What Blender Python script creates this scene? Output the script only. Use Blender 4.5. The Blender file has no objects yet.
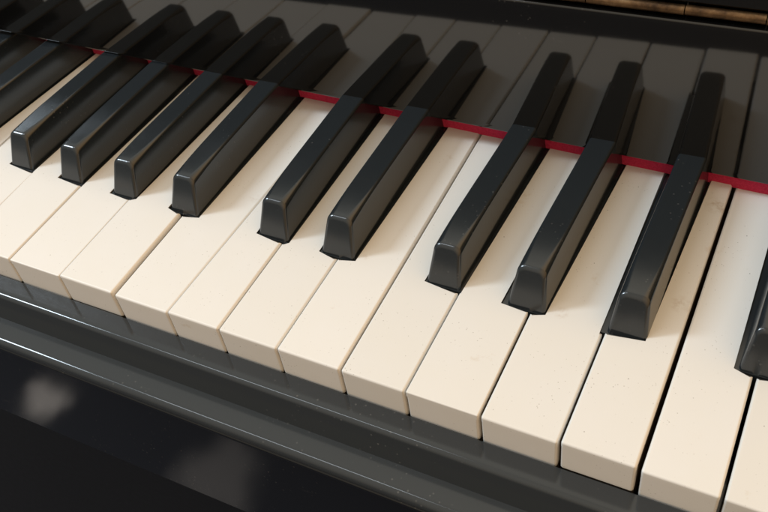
import bpy, bmesh, math, random
from mathutils import Vector, Matrix

random.seed(7)
S = bpy.context.scene
C = S.collection
MM = 0.001

# ------------------------------------------------------------------ helpers
def link(name, me, mat=None, parent=None):
    o = bpy.data.objects.new(name, me)
    C.objects.link(o)
    if mat is not None:
        me.materials.append(mat)
    if parent is not None:
        o.parent = parent
    return o

def from_bm(name, bm, mat, parent=None, smooth=True):
    bmesh.ops.recalc_face_normals(bm, faces=bm.faces)
    me = bpy.data.meshes.new(name)
    bm.to_mesh(me); bm.free()
    if smooth:
        for p in me.polygons: p.use_smooth = True
        me.set_sharp_from_angle(angle=math.radians(38))
    o = link(name, me, mat, parent)
    if smooth:                                 # keep the big faces flat, only the rounded edges shade
        wn = o.modifiers.new('normals', 'WEIGHTED_NORMAL'); wn.weight = 100; wn.keep_sharp = True
    return o

def prism(poly, z0, z1):
    """vertical prism over an xy polygon (mm)"""
    bm = bmesh.new()
    lo = [bm.verts.new((x*MM, y*MM, z0*MM)) for x, y in poly]
    hi = [bm.verts.new((x*MM, y*MM, z1*MM)) for x, y in poly]
    bm.faces.new(lo[::-1]); bm.faces.new(hi)
    n = len(poly)
    for i in range(n):
        bm.faces.new((lo[i], lo[(i+1) % n], hi[(i+1) % n], hi[i]))
    return bm

def extrude_profile(prof, x0, x1):
    """closed yz profile (mm) extruded along x"""
    bm = bmesh.new()
    a = [bm.verts.new((x0*MM, y*MM, z*MM)) for y, z in prof]
    b = [bm.verts.new((x1*MM, y*MM, z*MM)) for y, z in prof]
    n = len(prof)
    for i in range(n):
        bm.faces.new((a[i], a[(i+1) % n], b[(i+1) % n], b[i]))
    bm.faces.new(a[::-1]); bm.faces.new(b)
    return bm

def arc(cy, cz, r, a0, a1, n=8):
    return [(cy + r*math.cos(math.radians(a0+(a1-a0)*i/n)),
             cz + r*math.sin(math.radians(a0+(a1-a0)*i/n))) for i in range(n+1)]

# ------------------------------------------------------------------ materials
class N:
    def __init__(s, name):
        s.m = bpy.data.materials.new(name); s.m.use_nodes = True
        s.t = s.m.node_tree; s.p = s.t.nodes['Principled BSDF']
    def new(s, kind, **kw):
        n = s.t.nodes.new(kind)
        for k, v in kw.items(): setattr(n, k, v)
        return n
    def l(s, a, b): s.t.links.new(a, b)
    def set(s, **kw):
        for k, v in kw.items(): s.p.inputs[k.replace('_', ' ')].default_value = v
    def coord(s, obj=True):
        return s.new('ShaderNodeTexCoord').outputs['Object']
    def noise(s, scale, detail=4, rough=.55, vec=None):
        n = s.new('ShaderNodeTexNoise')
        n.inputs['Scale'].default_value = scale
        n.inputs['Detail'].default_value = detail
        n.inputs['Roughness'].default_value = rough
        s.l(vec or s.coord(), n.inputs['Vector'])
        return n.outputs['Fac']
    def ramp(s, fac, stops):
        r = s.new('ShaderNodeValToRGB')
        e = r.color_ramp.elements
        while len(e) < len(stops): e.new(.5)
        for el, (pos, col) in zip(e, stops):
            el.position = pos
            el.color = col if len(col) == 4 else (*col, 1)
        s.l(fac, r.inputs['Fac'])
        return r.outputs['Color']
    def mix(s, fac, a, b, mode='MIX'):
        m = s.new('ShaderNodeMix', data_type='RGBA', blend_type=mode)
        for v, i in ((fac, 0), (a, 6), (b, 7)):
            if isinstance(v, (int, float)): m.inputs[i].default_value = v
            elif isinstance(v, tuple): m.inputs[i].default_value = (*v, 1) if len(v) == 3 else v
            else: s.l(v, m.inputs[i])
        return m.outputs[2]
    def bump(s, h, strength, dist):
        b = s.new('ShaderNodeBump')
        b.inputs['Strength'].default_value = strength
        b.inputs['Distance'].default_value = dist
        s.l(h, b.inputs['Height']); s.l(b.outputs['Normal'], s.p.inputs['Normal'])
    def specks(s, scale, thr, soft, vec=None):
        v = s.new('ShaderNodeTexVoronoi'); v.inputs['Scale'].default_value = scale
        s.l(vec or s.coord(), v.inputs['Vector'])
        return s.ramp(v.outputs['Distance'], [(0, (1,1,1)), (thr, (1,1,1)), (thr+soft, (0,0,0))])

def mul(n, a, b):
    m = n.new('ShaderNodeMath', operation='MULTIPLY')
    n.l(a, m.inputs[0])
    if isinstance(b, (int, float)): m.inputs[1].default_value = b
    else: n.l(b, m.inputs[1])
    return m.outputs[0]

def mat_white():
    n = N('ivory_plastic')
    info = n.new('ShaderNodeObjectInfo')
    base = n.mix(info.outputs['Random'], (.795,.778,.752), (.75,.73,.695))
    big = n.ramp(n.noise(45, 5), [(.35, (0,0,0)), (.75, (1,1,1))])
    base = n.mix(mul(n, big, .22), base, (.75,.71,.615))
    # grime specks in loose clusters
    cl = n.ramp(n.noise(60, 3), [(.44, (0,0,0)), (.64, (1,1,1))])
    sp = n.specks(620, .075, .05)
    base = n.mix(mul(n, mul(n, cl, sp), .55), base, (.20,.15,.10))
    sp2 = n.specks(150, .022, .014)
    base = n.mix(mul(n, sp2, .7), base, (.12,.085,.06))
    # brown finger stains, rare
    st = n.ramp(n.noise(70, 6, .65), [(.665, (0,0,0)), (.78, (1,1,1))])
    base = n.mix(mul(n, st, .45), base, (.48,.33,.17))
    # a few brown marks rubbed into single keys
    for (sx, sy, rad, amt) in ((223.6, 67, 3.6, .75), (197.5, 46.5, 3.0, .5), (71, 60, 3.0, .35), (232.5, 110, 5, .7), (231.5, 62, 4, .55), (126.5, 47, 2.2, .35)):
        dd = n.new('ShaderNodeVectorMath', operation='DISTANCE')
        n.l(n.coord(), dd.inputs[0]); dd.inputs[1].default_value = (sx*MM, sy*MM, 0)
        fall = n.ramp(mul(n, dd.outputs['Value'], 1/(rad*MM)), [(0, (1,1,1)), (1, (0,0,0))])
        pat = n.ramp(n.noise(420, 5, .65), [(.42, (0,0,0)), (.66, (1,1,1))])
        base = n.mix(mul(n, mul(n, fall, pat), amt), base, (.36,.22,.09))
    n.l(base, n.p.inputs['Base Color'])
    r = n.ramp(n.noise(220, 4), [(.3, (.36,)*3), (.7, (.50,)*3)])
    n.l(r, n.p.inputs['Roughness'])
    n.set(Specular_IOR_Level=.4, Subsurface_Weight=.0)
    n.bump(n.noise(900, 3), .06, .0002)
    return n.m

def mat_stick():
    n = N('greyed_key_wood')
    grain = n.noise(300, 4)
    n.l(n.ramp(grain, [(.3, (.24,.185,.13)), (.7, (.36,.285,.20))]), n.p.inputs['Base Color'])
    n.set(Roughness=.7)
    return n.m

def mat_black(name, base, rough, dust=.0, ior=1.5, wave=0):
    n = N(name)
    col = n.mix(0, base, base)
    rg = n.noise(140, 5)
    n.l(n.ramp(rg, [(.3, (rough*.93,)*3), (.75, (rough*1.1,)*3)]), n.p.inputs['Roughness'])
    if dust:
        cl = n.ramp(n.noise(38, 4, .7), [(.50, (0,0,0)), (.70, (1,1,1))])
        sp = n.specks(420, .10, .07)
        d = mul(n, mul(n, cl, sp), dust)
        # short hair-fine scratches
        mp = n.new('ShaderNodeMapping'); mp.inputs['Rotation'].default_value = (0.2, .3, .9)
        mp.inputs['Scale'].default_value = (60, 900, 400)
        n.l(n.coord(), mp.inputs['Vector'])
        sc = n.ramp(n.noise(1.0, 2, .5, mp.outputs['Vector']), [(.735, (0,0,0)), (.77, (1,1,1))])
        d2 = mul(n, mul(n, sc, cl), dust*.35)
        col = n.mix(d, col, (.55,.53,.50)); col = n.mix(d2, col, (.40,.39,.37))
    n.l(col, n.p.inputs['Base Color'])
    n.set(IOR=ior)
    if wave: n.bump(n.noise(26, 2), wave, .0006)
    return n.m

def mat_felt():
    n = N('red_felt')
    n.l(n.ramp(n.noise(1500, 4), [(.3, (.50,.018,.06)), (.7, (.66,.036,.10))]), n.p.inputs['Base Color'])
    n.set(Roughness=.95, Specular_IOR_Level=.1, Sheen_Weight=.2)
    n.bump(n.noise(2600, 3), .6, .0003)
    return n.m

def mat_brass():
    n = N('tarnished_brass')
    n.l(n.ramp(n.noise(120, 6, .7), [(.36, (.05,.03,.018)), (.57, (.17,.10,.05)), (.78, (.34,.24,.13))]), n.p.inputs['Base Color'])
    n.set(Metallic=.85, Roughness=.42)
    n.bump(n.noise(700, 4), .3, .0003)
    return n.m

WHITE = mat_white(); STICK = mat_stick()
SHARP = mat_black('black_key_lacquer', (.0130,.0170,.0205), .17, .10, 1.62)
LACQ = mat_black('fallboard_lacquer', (.0035,.0035,.0035), .045, .05, 1.66, 0)
SLIP = mat_black('worn_black_lacquer', (.031,.035,.038), .115, .14)
BED = mat_black('smooth_black_lacquer', (.0065,.0072,.0095), .06, .25)
PANEL = mat_black('satin_black_lacquer', (.002,.0022,.003), .45)
FELT = mat_felt(); BRASS = mat_brass()

# ------------------------------------------------------------------ the piano
piano = bpy.data.objects.new('piano', None); C.objects.link(piano)
piano.empty_display_size = .05
piano['label'] = 'black lacquered piano with cream keys, glossy black sharps and a red felt strip'
piano['category'] = 'piano'

XA, XB = -165, 372           # ends of the modelled stretch (mm)
YB, YF = 43.5, 122         # front of the sharps, foot of the fallboard
YEND = 146

# joints between the white keys: x at the front edge, drift of the joint at the back, gap
J = {-6:(-151,5,.6), -5:(-126,6,.6), -4:(-101.5,7,.6), -3:(-77,8,.6), -2:(-54,0,.6), -1:(-26.2,4,.45),
     0:(-1.3,3,.4), 1:(23.35,3,.45), 2:(48.5,1.2,1.0), 3:(72.3,3.4,.45), 4:(93.7,0,.42), 5:(116.8,.7,.45),
     6:(140.5,-1.3,.7), 7:(163.3,3,.7), 8:(187.9,2.8,.85), 9:(212.5,1,.95), 10:(235.4,0,1.4),
     11:(258.0,1,1.15), 12:(282.5,1,.9), 13:(306.8,1,.9), 14:(331,1,.8), 15:(355,1,.8)}
# sharps: joint they sit on, left and right of their slot at the front, drift at the back
SH = [(-5,-133,-118.5,7), (-4,-107.5,-93,8), (-3,-79,-64.2,8.2), (-1,-41.8,-27.2,4.1), (0,-14.6,-.2,3.1), (1,12.6,27.3,3.1),
      (2,41.1,57.0,1.2), (4,81.4,97.2,-.6), (5,108.0,124.4,.7), (7,149.4,164.5,3.0), (8,177.6,193.9,2.8),
      (9,210.4,226.1,1.0), (11,250.9,267,1.0), (12,278.6,295,1.5), (14,318,334,1.0)]
SLOT = {j:(l, r, d) for j, l, r, d in SH}

def at(front, drift, y):                       # x of a line that drifts towards the back
    return front + drift*(y-YB)/(YF-YB) if y > YB else front

def white_poly(i, inset=0.0, y0=0.0):
    xl, dl, gl = J[i]; xr, dr, gr = J[i+1]
    p = [(xl+gl/2+inset, y0), (xr-gr/2-inset, y0)]
    if i+1 in SLOT:
        l, r, d = SLOT[i+1]
        ny = YB-.55
        p += [(xr-gr/2-inset, ny-inset), (l-inset, ny-inset), (at(l, d, YEND)-inset, YEND)]
    else:
        p += [(at(xr, dr, YEND)-gr/2-inset, YEND)]
    if i in SLOT:
        l, r, d = SLOT[i]
        ny = YB-.55
        p += [(at(r, d, YEND)+inset, YEND), (r+inset, ny-inset), (xl+gl/2+inset, ny-inset)]
    else:
        p += [(at(xl, dl, YEND)+gl/2+inset, YEND)]
    return p

DZ = {1:.45, 2:-.35, 3:.1, 5:.1, 6:-.15, 7:.1, 8:-.1, 9:.8, 10:-.2, 11:-.35, -1:.2, 0:-.1}
LAB = {1:'cream key standing slightly higher than its right neighbour', 10:'cream key beside the widest dark gap'}
for i in range(-6, 15):
    dz = DZ.get(i, random.uniform(-.12, .12))
    bm = prism(white_poly(i), -2.3, 0)
    ed = [e for e in bm.edges if all(v.co.z > -1e-6 for v in e.verts)]
    vf = [e for e in bm.edges if abs(e.verts[0].co.z-e.verts[1].co.z) > .002 and e.verts[0].co.y < .001]
    bmesh.ops.bevel(bm, geom=ed+vf, offset=.8*MM, segments=4, profile=.5, affect='EDGES', clamp_overlap=True)
    # the front plate hangs from the top plate
    xl, _, gl = J[i]; xr, _, gr = J[i+1]
    x0, x1 = xl+gl/2+.03, xr-gr/2-.03
    fp = prism([(x0+.75, .02), (x1-.75, .02), (x1-.25, .24), (x1, .75), (x1, 2.6), (x0, 2.6), (x0, .75), (x0+.25, .24)], -13.2, -2.2)
    tmp = bpy.data.meshes.new('plate'); fp.to_mesh(tmp); fp.free(); bm.from_mesh(tmp); bpy.data.meshes.remove(tmp)
    k = from_bm('white_key', bm, WHITE, piano)
    k.location.z = dz*MM
    if i in LAB: k['label'] = LAB[i]
    st = from_bm('key_stick', prism(white_poly(i, .2, 2.4), -24, -2.4), STICK, k, False)

def arch(w0, w1, H, rc, lo, n=7):
    """section of a black key: leaning cheeks, rounded shoulders (x, z from left foot to right foot)"""
    rc = max(rc, .15)
    lean = math.atan2(w0-w1, H)                # cheek angle from the vertical
    # centre of the shoulder circle: rc below the top, rc inside the cheek
    cz = H-rc
    cx = w0-(w0-w1)*cz/H - rc/math.cos(lean)
    right = [(w0+(w0-w1)*(-lo)/H, lo)]
    for q in range(n+1):
        a = lean + (math.pi/2-lean)*q/n
        right.append((cx+rc*math.cos(a), cz+rc*math.sin(a)))
    return [(-x, z) for x, z in right] + [(x, z) for x, z in right[::-1]]

def sharp(l, r, d, off=0.0):
    """black key: arched block with a rounded, leaning nose on a slightly wider black body"""
    hw = (r-l)/2
    w0 = hw*.80 + random.uniform(-.12, .12)    # half width at the white key surface
    w1 = 4.75 + random.uniform(-.1, .1)        # half width on top
    c = (l+r)/2 + off
    H = 13.7 + random.uniform(-.12, .12); lo = -.9; lean = 5.4/H
    rn = 1.25                                  # nose edge radius
    bm = bmesh.new()
    rows = []
    def row(sec, y0):
        # the sections lean back with height only near the nose
        vs = []
        for x, z in sec:
            y = y0 + (lean*max(z, lo) if y0 < YB+20 else 5.4)
            vs.append(bm.verts.new(((at(c, d, y)+x)*MM, y*MM, z*MM)))
        rows.append(vs)
    rc0 = 2.8
    for q in range(6):                         # rounded rim of the nose
        t = math.radians(90*q/5)
        ins = rn*(1-math.sin(t)); dy = rn*(1-math.cos(t))
        row(arch(w0-ins, w1-ins, H-ins, rc0-ins*.6, lo), YB+.6+dy)
    for dy, rc in ((3, 2.55), (6, 2.15), (10, 1.7), (15, 1.35), (19, 1.2)):
        row(arch(w0, w1, H, rc, lo), YB+.6+dy)
    for y in (YB+30, YB+55, YF-6, YEND):
        row(arch(w0-.1, w1, H, 1.1, lo), y)
    for a, b in zip(rows, rows[1:]):
        for q in range(len(a)-1):
            bm.faces.new((a[q], a[q+1], b[q+1], b[q]))
    bm.faces.new(rows[0]); bm.faces.new(rows[-1][::-1])
    # the wider body under it, just below the white key tops
    zt = -.6
    c -= off
    P = [(-hw+.4, YB+.1), (hw-.4, YB+.1), (hw-.4, YEND), (-hw+.4, YEND)]
    a = [bm.verts.new(((at(c, d, y)+x)*MM, y*MM, -11*MM)) for x, y in P]
    b = [bm.verts.new(((at(c, d, y)+x)*MM, y*MM, zt*MM)) for x, y in P]
    bm.faces.new(a[::-1]); bm.faces.new(b)
    for q in range(4): bm.faces.new((a[q], a[(q+1)%4], b[(q+1)%4], b[q]))
    return bm

for j, l, r, d in SH:
    k = from_bm('black_key', sharp(l, r, d, {9:1.1, 8:.6, 11:.6, 1:.3}.get(j, 0)), SHARP, piano)

# red felt strip along the foot of the fallboard
bm = extrude_profile([(121.8,-.2),(121.8,7.2),(122.1,7.6),(124,7.6),(124,-.2)], XA, XB)
from_bm('felt_strip', bm, FELT, piano, False)

# unseen black block added behind the felt, keeps world light out under the fallboard
from_bm('gap_blocker', extrude_profile([(124.2,-2),(124.2,13),(150,13),(150,-2)], XA, XB), PANEL, piano, False)

# fallboard: flat lacquered board standing over the backs of the keys
YAW = math.radians(2.2)
def face_y(z):
    return 114.04 + .0866*z
def place_board(o):                            # the board sits a hair out of square with the keys
    o.location = (150*MM, 0, 0); o.rotation_euler = (0, 0, YAW)
ZB, ZT = 9.3, 63.4
prof = [(face_y(ZB)+11, ZB+1)] + [(face_y(ZB)+1.2, ZB)] + arc(face_y(ZB)+1.2, ZB+1.2, 1.2, 265, 185, 5) + \
       [(face_y(ZB+2.2), ZB+2.2), (face_y(ZB+2.5), ZB+2.5), (face_y(45), 45), (face_y(ZT-1.9), ZT-1.9), (face_y(ZT-1.6), ZT-1.6)] + \
       arc(face_y(ZT)+.8, ZT-.8, .8, 176, 92, 5) + [(face_y(ZT)+12, ZT+.05)]
bm = extrude_profile(prof, XA-150, XB-150)
for v in bm.verts:                             # its lower edge drops a little towards the treble
    if v.co.z < .03: v.co.z -= .027*v.co.x
fall = from_bm('fallboard', bm, LACQ, piano)
place_board(fall)
yt = face_y(ZT)
# brass hinge along its upper edge
bm = bmesh.new()
x = XA-150+4
while x < XB-150-10:
    x1 = min(x+random.choice((24.0, 31.0, 38.0)), XB-150-4)
    pr = arc(yt+2.3, 66.2, 1.65, 0, 330, 13)
    jz = random.uniform(-.25, .25)
    a = [bm.verts.new((x*MM, y*MM, (zz+jz)*MM)) for y, zz in pr]
    b = [bm.verts.new((x1*MM, y*MM, (zz+jz)*MM)) for y, zz in pr]
    n = len(pr)
    for q in range(n): bm.faces.new((a[q], a[(q+1)%n], b[(q+1)%n], b[q]))
    bm.faces.new(a[::-1]); bm.faces.new(b)
    x = x1+.35
from_bm('hinge', bm, BRASS, fall)
bm = extrude_profile([(yt+5,64.0),(yt+5,68.6),(yt+2.4,68.8),(yt+2.0,69.4),(yt+5.0,90),(yt+14,90),(yt+14,64.0)], XA-150, XB-150)
place_board(from_bm('upper_panel', bm, LACQ, piano))

# key slip: two rounded black steps in front of the keys
pr = [(-.45,-30), (-.45,-12.4), (-.85,-12.0)] + [(-7.2,-12.0)] + arc(-7.4,-14.2,2.2,90,166,9)[1:] + \
     [(-12.1,-23.0)] + [(-19.2,-23.0)] + arc(-19.4,-25.8,2.8,90,215,12)[1:] + [(-20.6,-28.6), (-19.4,-29.6), (-12,-30)]
from_bm('key_slip', extrude_profile(pr, XA, XB), SLIP, piano)
# keybed front under it
pr = [(-20.6,-29.9)] + arc(-20.5,-30.6,.6,110,250,5) + [(-20.6,-32.2), (-20.4,-32.8), (-20.4,-91), (-19.8,-91.8), (-18.8,-92.2), (150,-92.2), (150,-30.2), (-14,-30.2)]
from_bm('keybed', extrude_profile(pr, XA, XB), BED, piano)
# lower panel far below, standing back under the keybed
pr = [(128,-92.6), (128,-1250), (146,-1250), (146,-92.6)]
from_bm('lower_panel', extrude_profile(pr, XA-900, XB+300), PANEL, piano, False)

# ------------------------------------------------------------------ world: soft indoor light
W = bpy.data.worlds.new('World'); S.world = W; W.use_nodes = True
t = W.node_tree; bg = t.nodes['Background']
tc = t.nodes.new('ShaderNodeTexCoord')
def dotn(vec):
    n = t.nodes.new('ShaderNodeVectorMath'); n.operation = 'DOT_PRODUCT'
    t.links.new(tc.outputs['Generated'], n.inputs[0]); n.inputs[1].default_value = vec
    return n.outputs['Value']
def rampw(fac, stops):
    r = t.nodes.new('ShaderNodeValToRGB'); e = r.color_ramp.elements
    while len(e) < len(stops): e.new(.5)
    for el, (p_, c_) in zip(e, stops): el.position = p_; el.color = (*c_, 1)
    t.links.new(fac, r.inputs['Fac']); return r.outputs['Color']
def remap(fac, a, b):
    m = t.nodes.new('ShaderNodeMapRange'); m.inputs[1].default_value = a; m.inputs[2].default_value = b
    t.links.new(fac, m.inputs[0]); return m.outputs[0]
def mixw(a, b, mode):
    m = t.nodes.new('ShaderNodeMix'); m.data_type = 'RGBA'; m.blend_type = mode; m.inputs[0].default_value = 1
    t.links.new(a, m.inputs[6]); t.links.new(b, m.inputs[7]); return m.outputs[2]
vert = rampw(remap(dotn((0,0,1)), -1, 1), [(0,(.022,.024,.032)), (.40,(.06,.058,.06)), (.55,(.26,.23,.19)), (1,(.62,.60,.56))])
side = rampw(remap(dotn((1,0,0)), -1, 1), [(0,(.80,.92,1.0)), (.45,(1,.92,.79)), (1,(2.3,1.50,.74))])
fore = rampw(remap(dotn((0,1,0)), -1, 1), [(0,(1.45,1.47,1.52)), (.5,(.86,.86,.86)), (.85,(1.7,1.75,1.8)), (1,(1.4,1.4,1.4))])
col = mixw(mixw(vert, side, 'MULTIPLY'), fore, 'MULTIPLY')
# lit patches of the room low in front of the piano
nz = t.nodes.new('ShaderNodeTexNoise'); nz.inputs['Scale'].default_value = 22; nz.inputs['Detail'].default_value = 2
t.links.new(tc.outputs['Generated'], nz.inputs['Vector'])
def patch(center, r0, r1, wob):
    d = t.nodes.new('ShaderNodeVectorMath'); d.operation = 'DISTANCE'
    t.links.new(tc.outputs['Generated'], d.inputs[0]); d.inputs[1].default_value = center
    a = t.nodes.new('ShaderNodeMath'); a.operation = 'MULTIPLY_ADD'
    t.links.new(nz.outputs['Fac'], a.inputs[0]); a.inputs[1].default_value = wob; t.links.new(d.outputs['Value'], a.inputs[2])
    m = t.nodes.new('ShaderNodeMapRange'); m.interpolation_type = 'SMOOTHSTEP'
    m.inputs[1].default_value = r1+wob*.5; m.inputs[2].default_value = r0+wob*.5
    t.links.new(a.outputs[0], m.inputs[0]); return m.outputs[0]
for cpt, r0, r1, wob, amt in (((-.6215,-.29,-.7275), .009, .024, .06, .30), ((-.462,-.325,-.825), .018, .055, .07, .08)):
    f = patch(cpt, r0, r1, wob)
    k = t.nodes.new('ShaderNodeMix'); k.data_type = 'RGBA'; k.blend_type = 'ADD'
    mm = t.nodes.new('ShaderNodeMath'); mm.operation = 'MULTIPLY'; mm.inputs[1].default_value = amt
    t.links.new(f, mm.inputs[0]); t.links.new(mm.outputs[0], k.inputs[0])
    t.links.new(col, k.inputs[6]); k.inputs[7].default_value = (1.5,1.35,1.2,1)
    col = k.outputs[2]
t.links.new(col, bg.inputs['Color'])
bg.inputs['Strength'].default_value = 1.22

# ------------------------------------------------------------------ lamp: the room light at the left
def area(name, loc, target, sx, sy, power, color):
    ld = bpy.data.lights.new(name, 'AREA'); ld.shape = 'RECTANGLE'; ld.size = sx; ld.size_y = sy
    ld.energy = power; ld.color = color
    o = bpy.data.objects.new(name, ld); C.objects.link(o)
    o.location = loc
    d = (Vector(target)-Vector(loc)).normalized()
    o.rotation_euler = d.to_track_quat('-Z', 'Y').to_euler()
    return o
area('room_lamp', (-1.18, -.27, 1.13), (.12, .05, 0), .29, .45, 18.0, (.76,.89,1.0))
area('second_lamp', (-.40, -.17, 1.12), (.12, .05, 0), .16, .55, 1.9, (.84,.92,1.0))

# ------------------------------------------------------------------ camera
cam = bpy.data.cameras.new('camera'); co = bpy.data.objects.new('camera', cam); C.objects.link(co)
R = ((0.8916274262871462, -0.24546804670584435, 0.3804549523123299),
     (0.43685095227033477, 0.6872529579323406, -0.5803831642232141),
     (-0.11900326967382667, 0.6836876551903406, 0.7200065360448282))
M = Matrix(R).to_4x4(); M.translation = Vector((0.25539800051043476, -0.1386979839992352, 0.2334347765851233))
co.matrix_world = M
cam.sensor_width = 36; cam.sensor_fit = 'HORIZONTAL'; cam.lens = 36*924.572/768
cam.clip_start = .01; cam.clip_end = 50
cam.dof.use_dof = True; cam.dof.focus_distance = .315; cam.dof.aperture_fstop = 45
S.camera = co

S.render.engine = 'CYCLES'
S.render.resolution_x = 1024; S.render.resolution_y = 683
S.view_settings.view_transform = 'Standard'; S.view_settings.look = 'None'
S.view_settings.exposure = 0; S.view_settings.gamma = 1
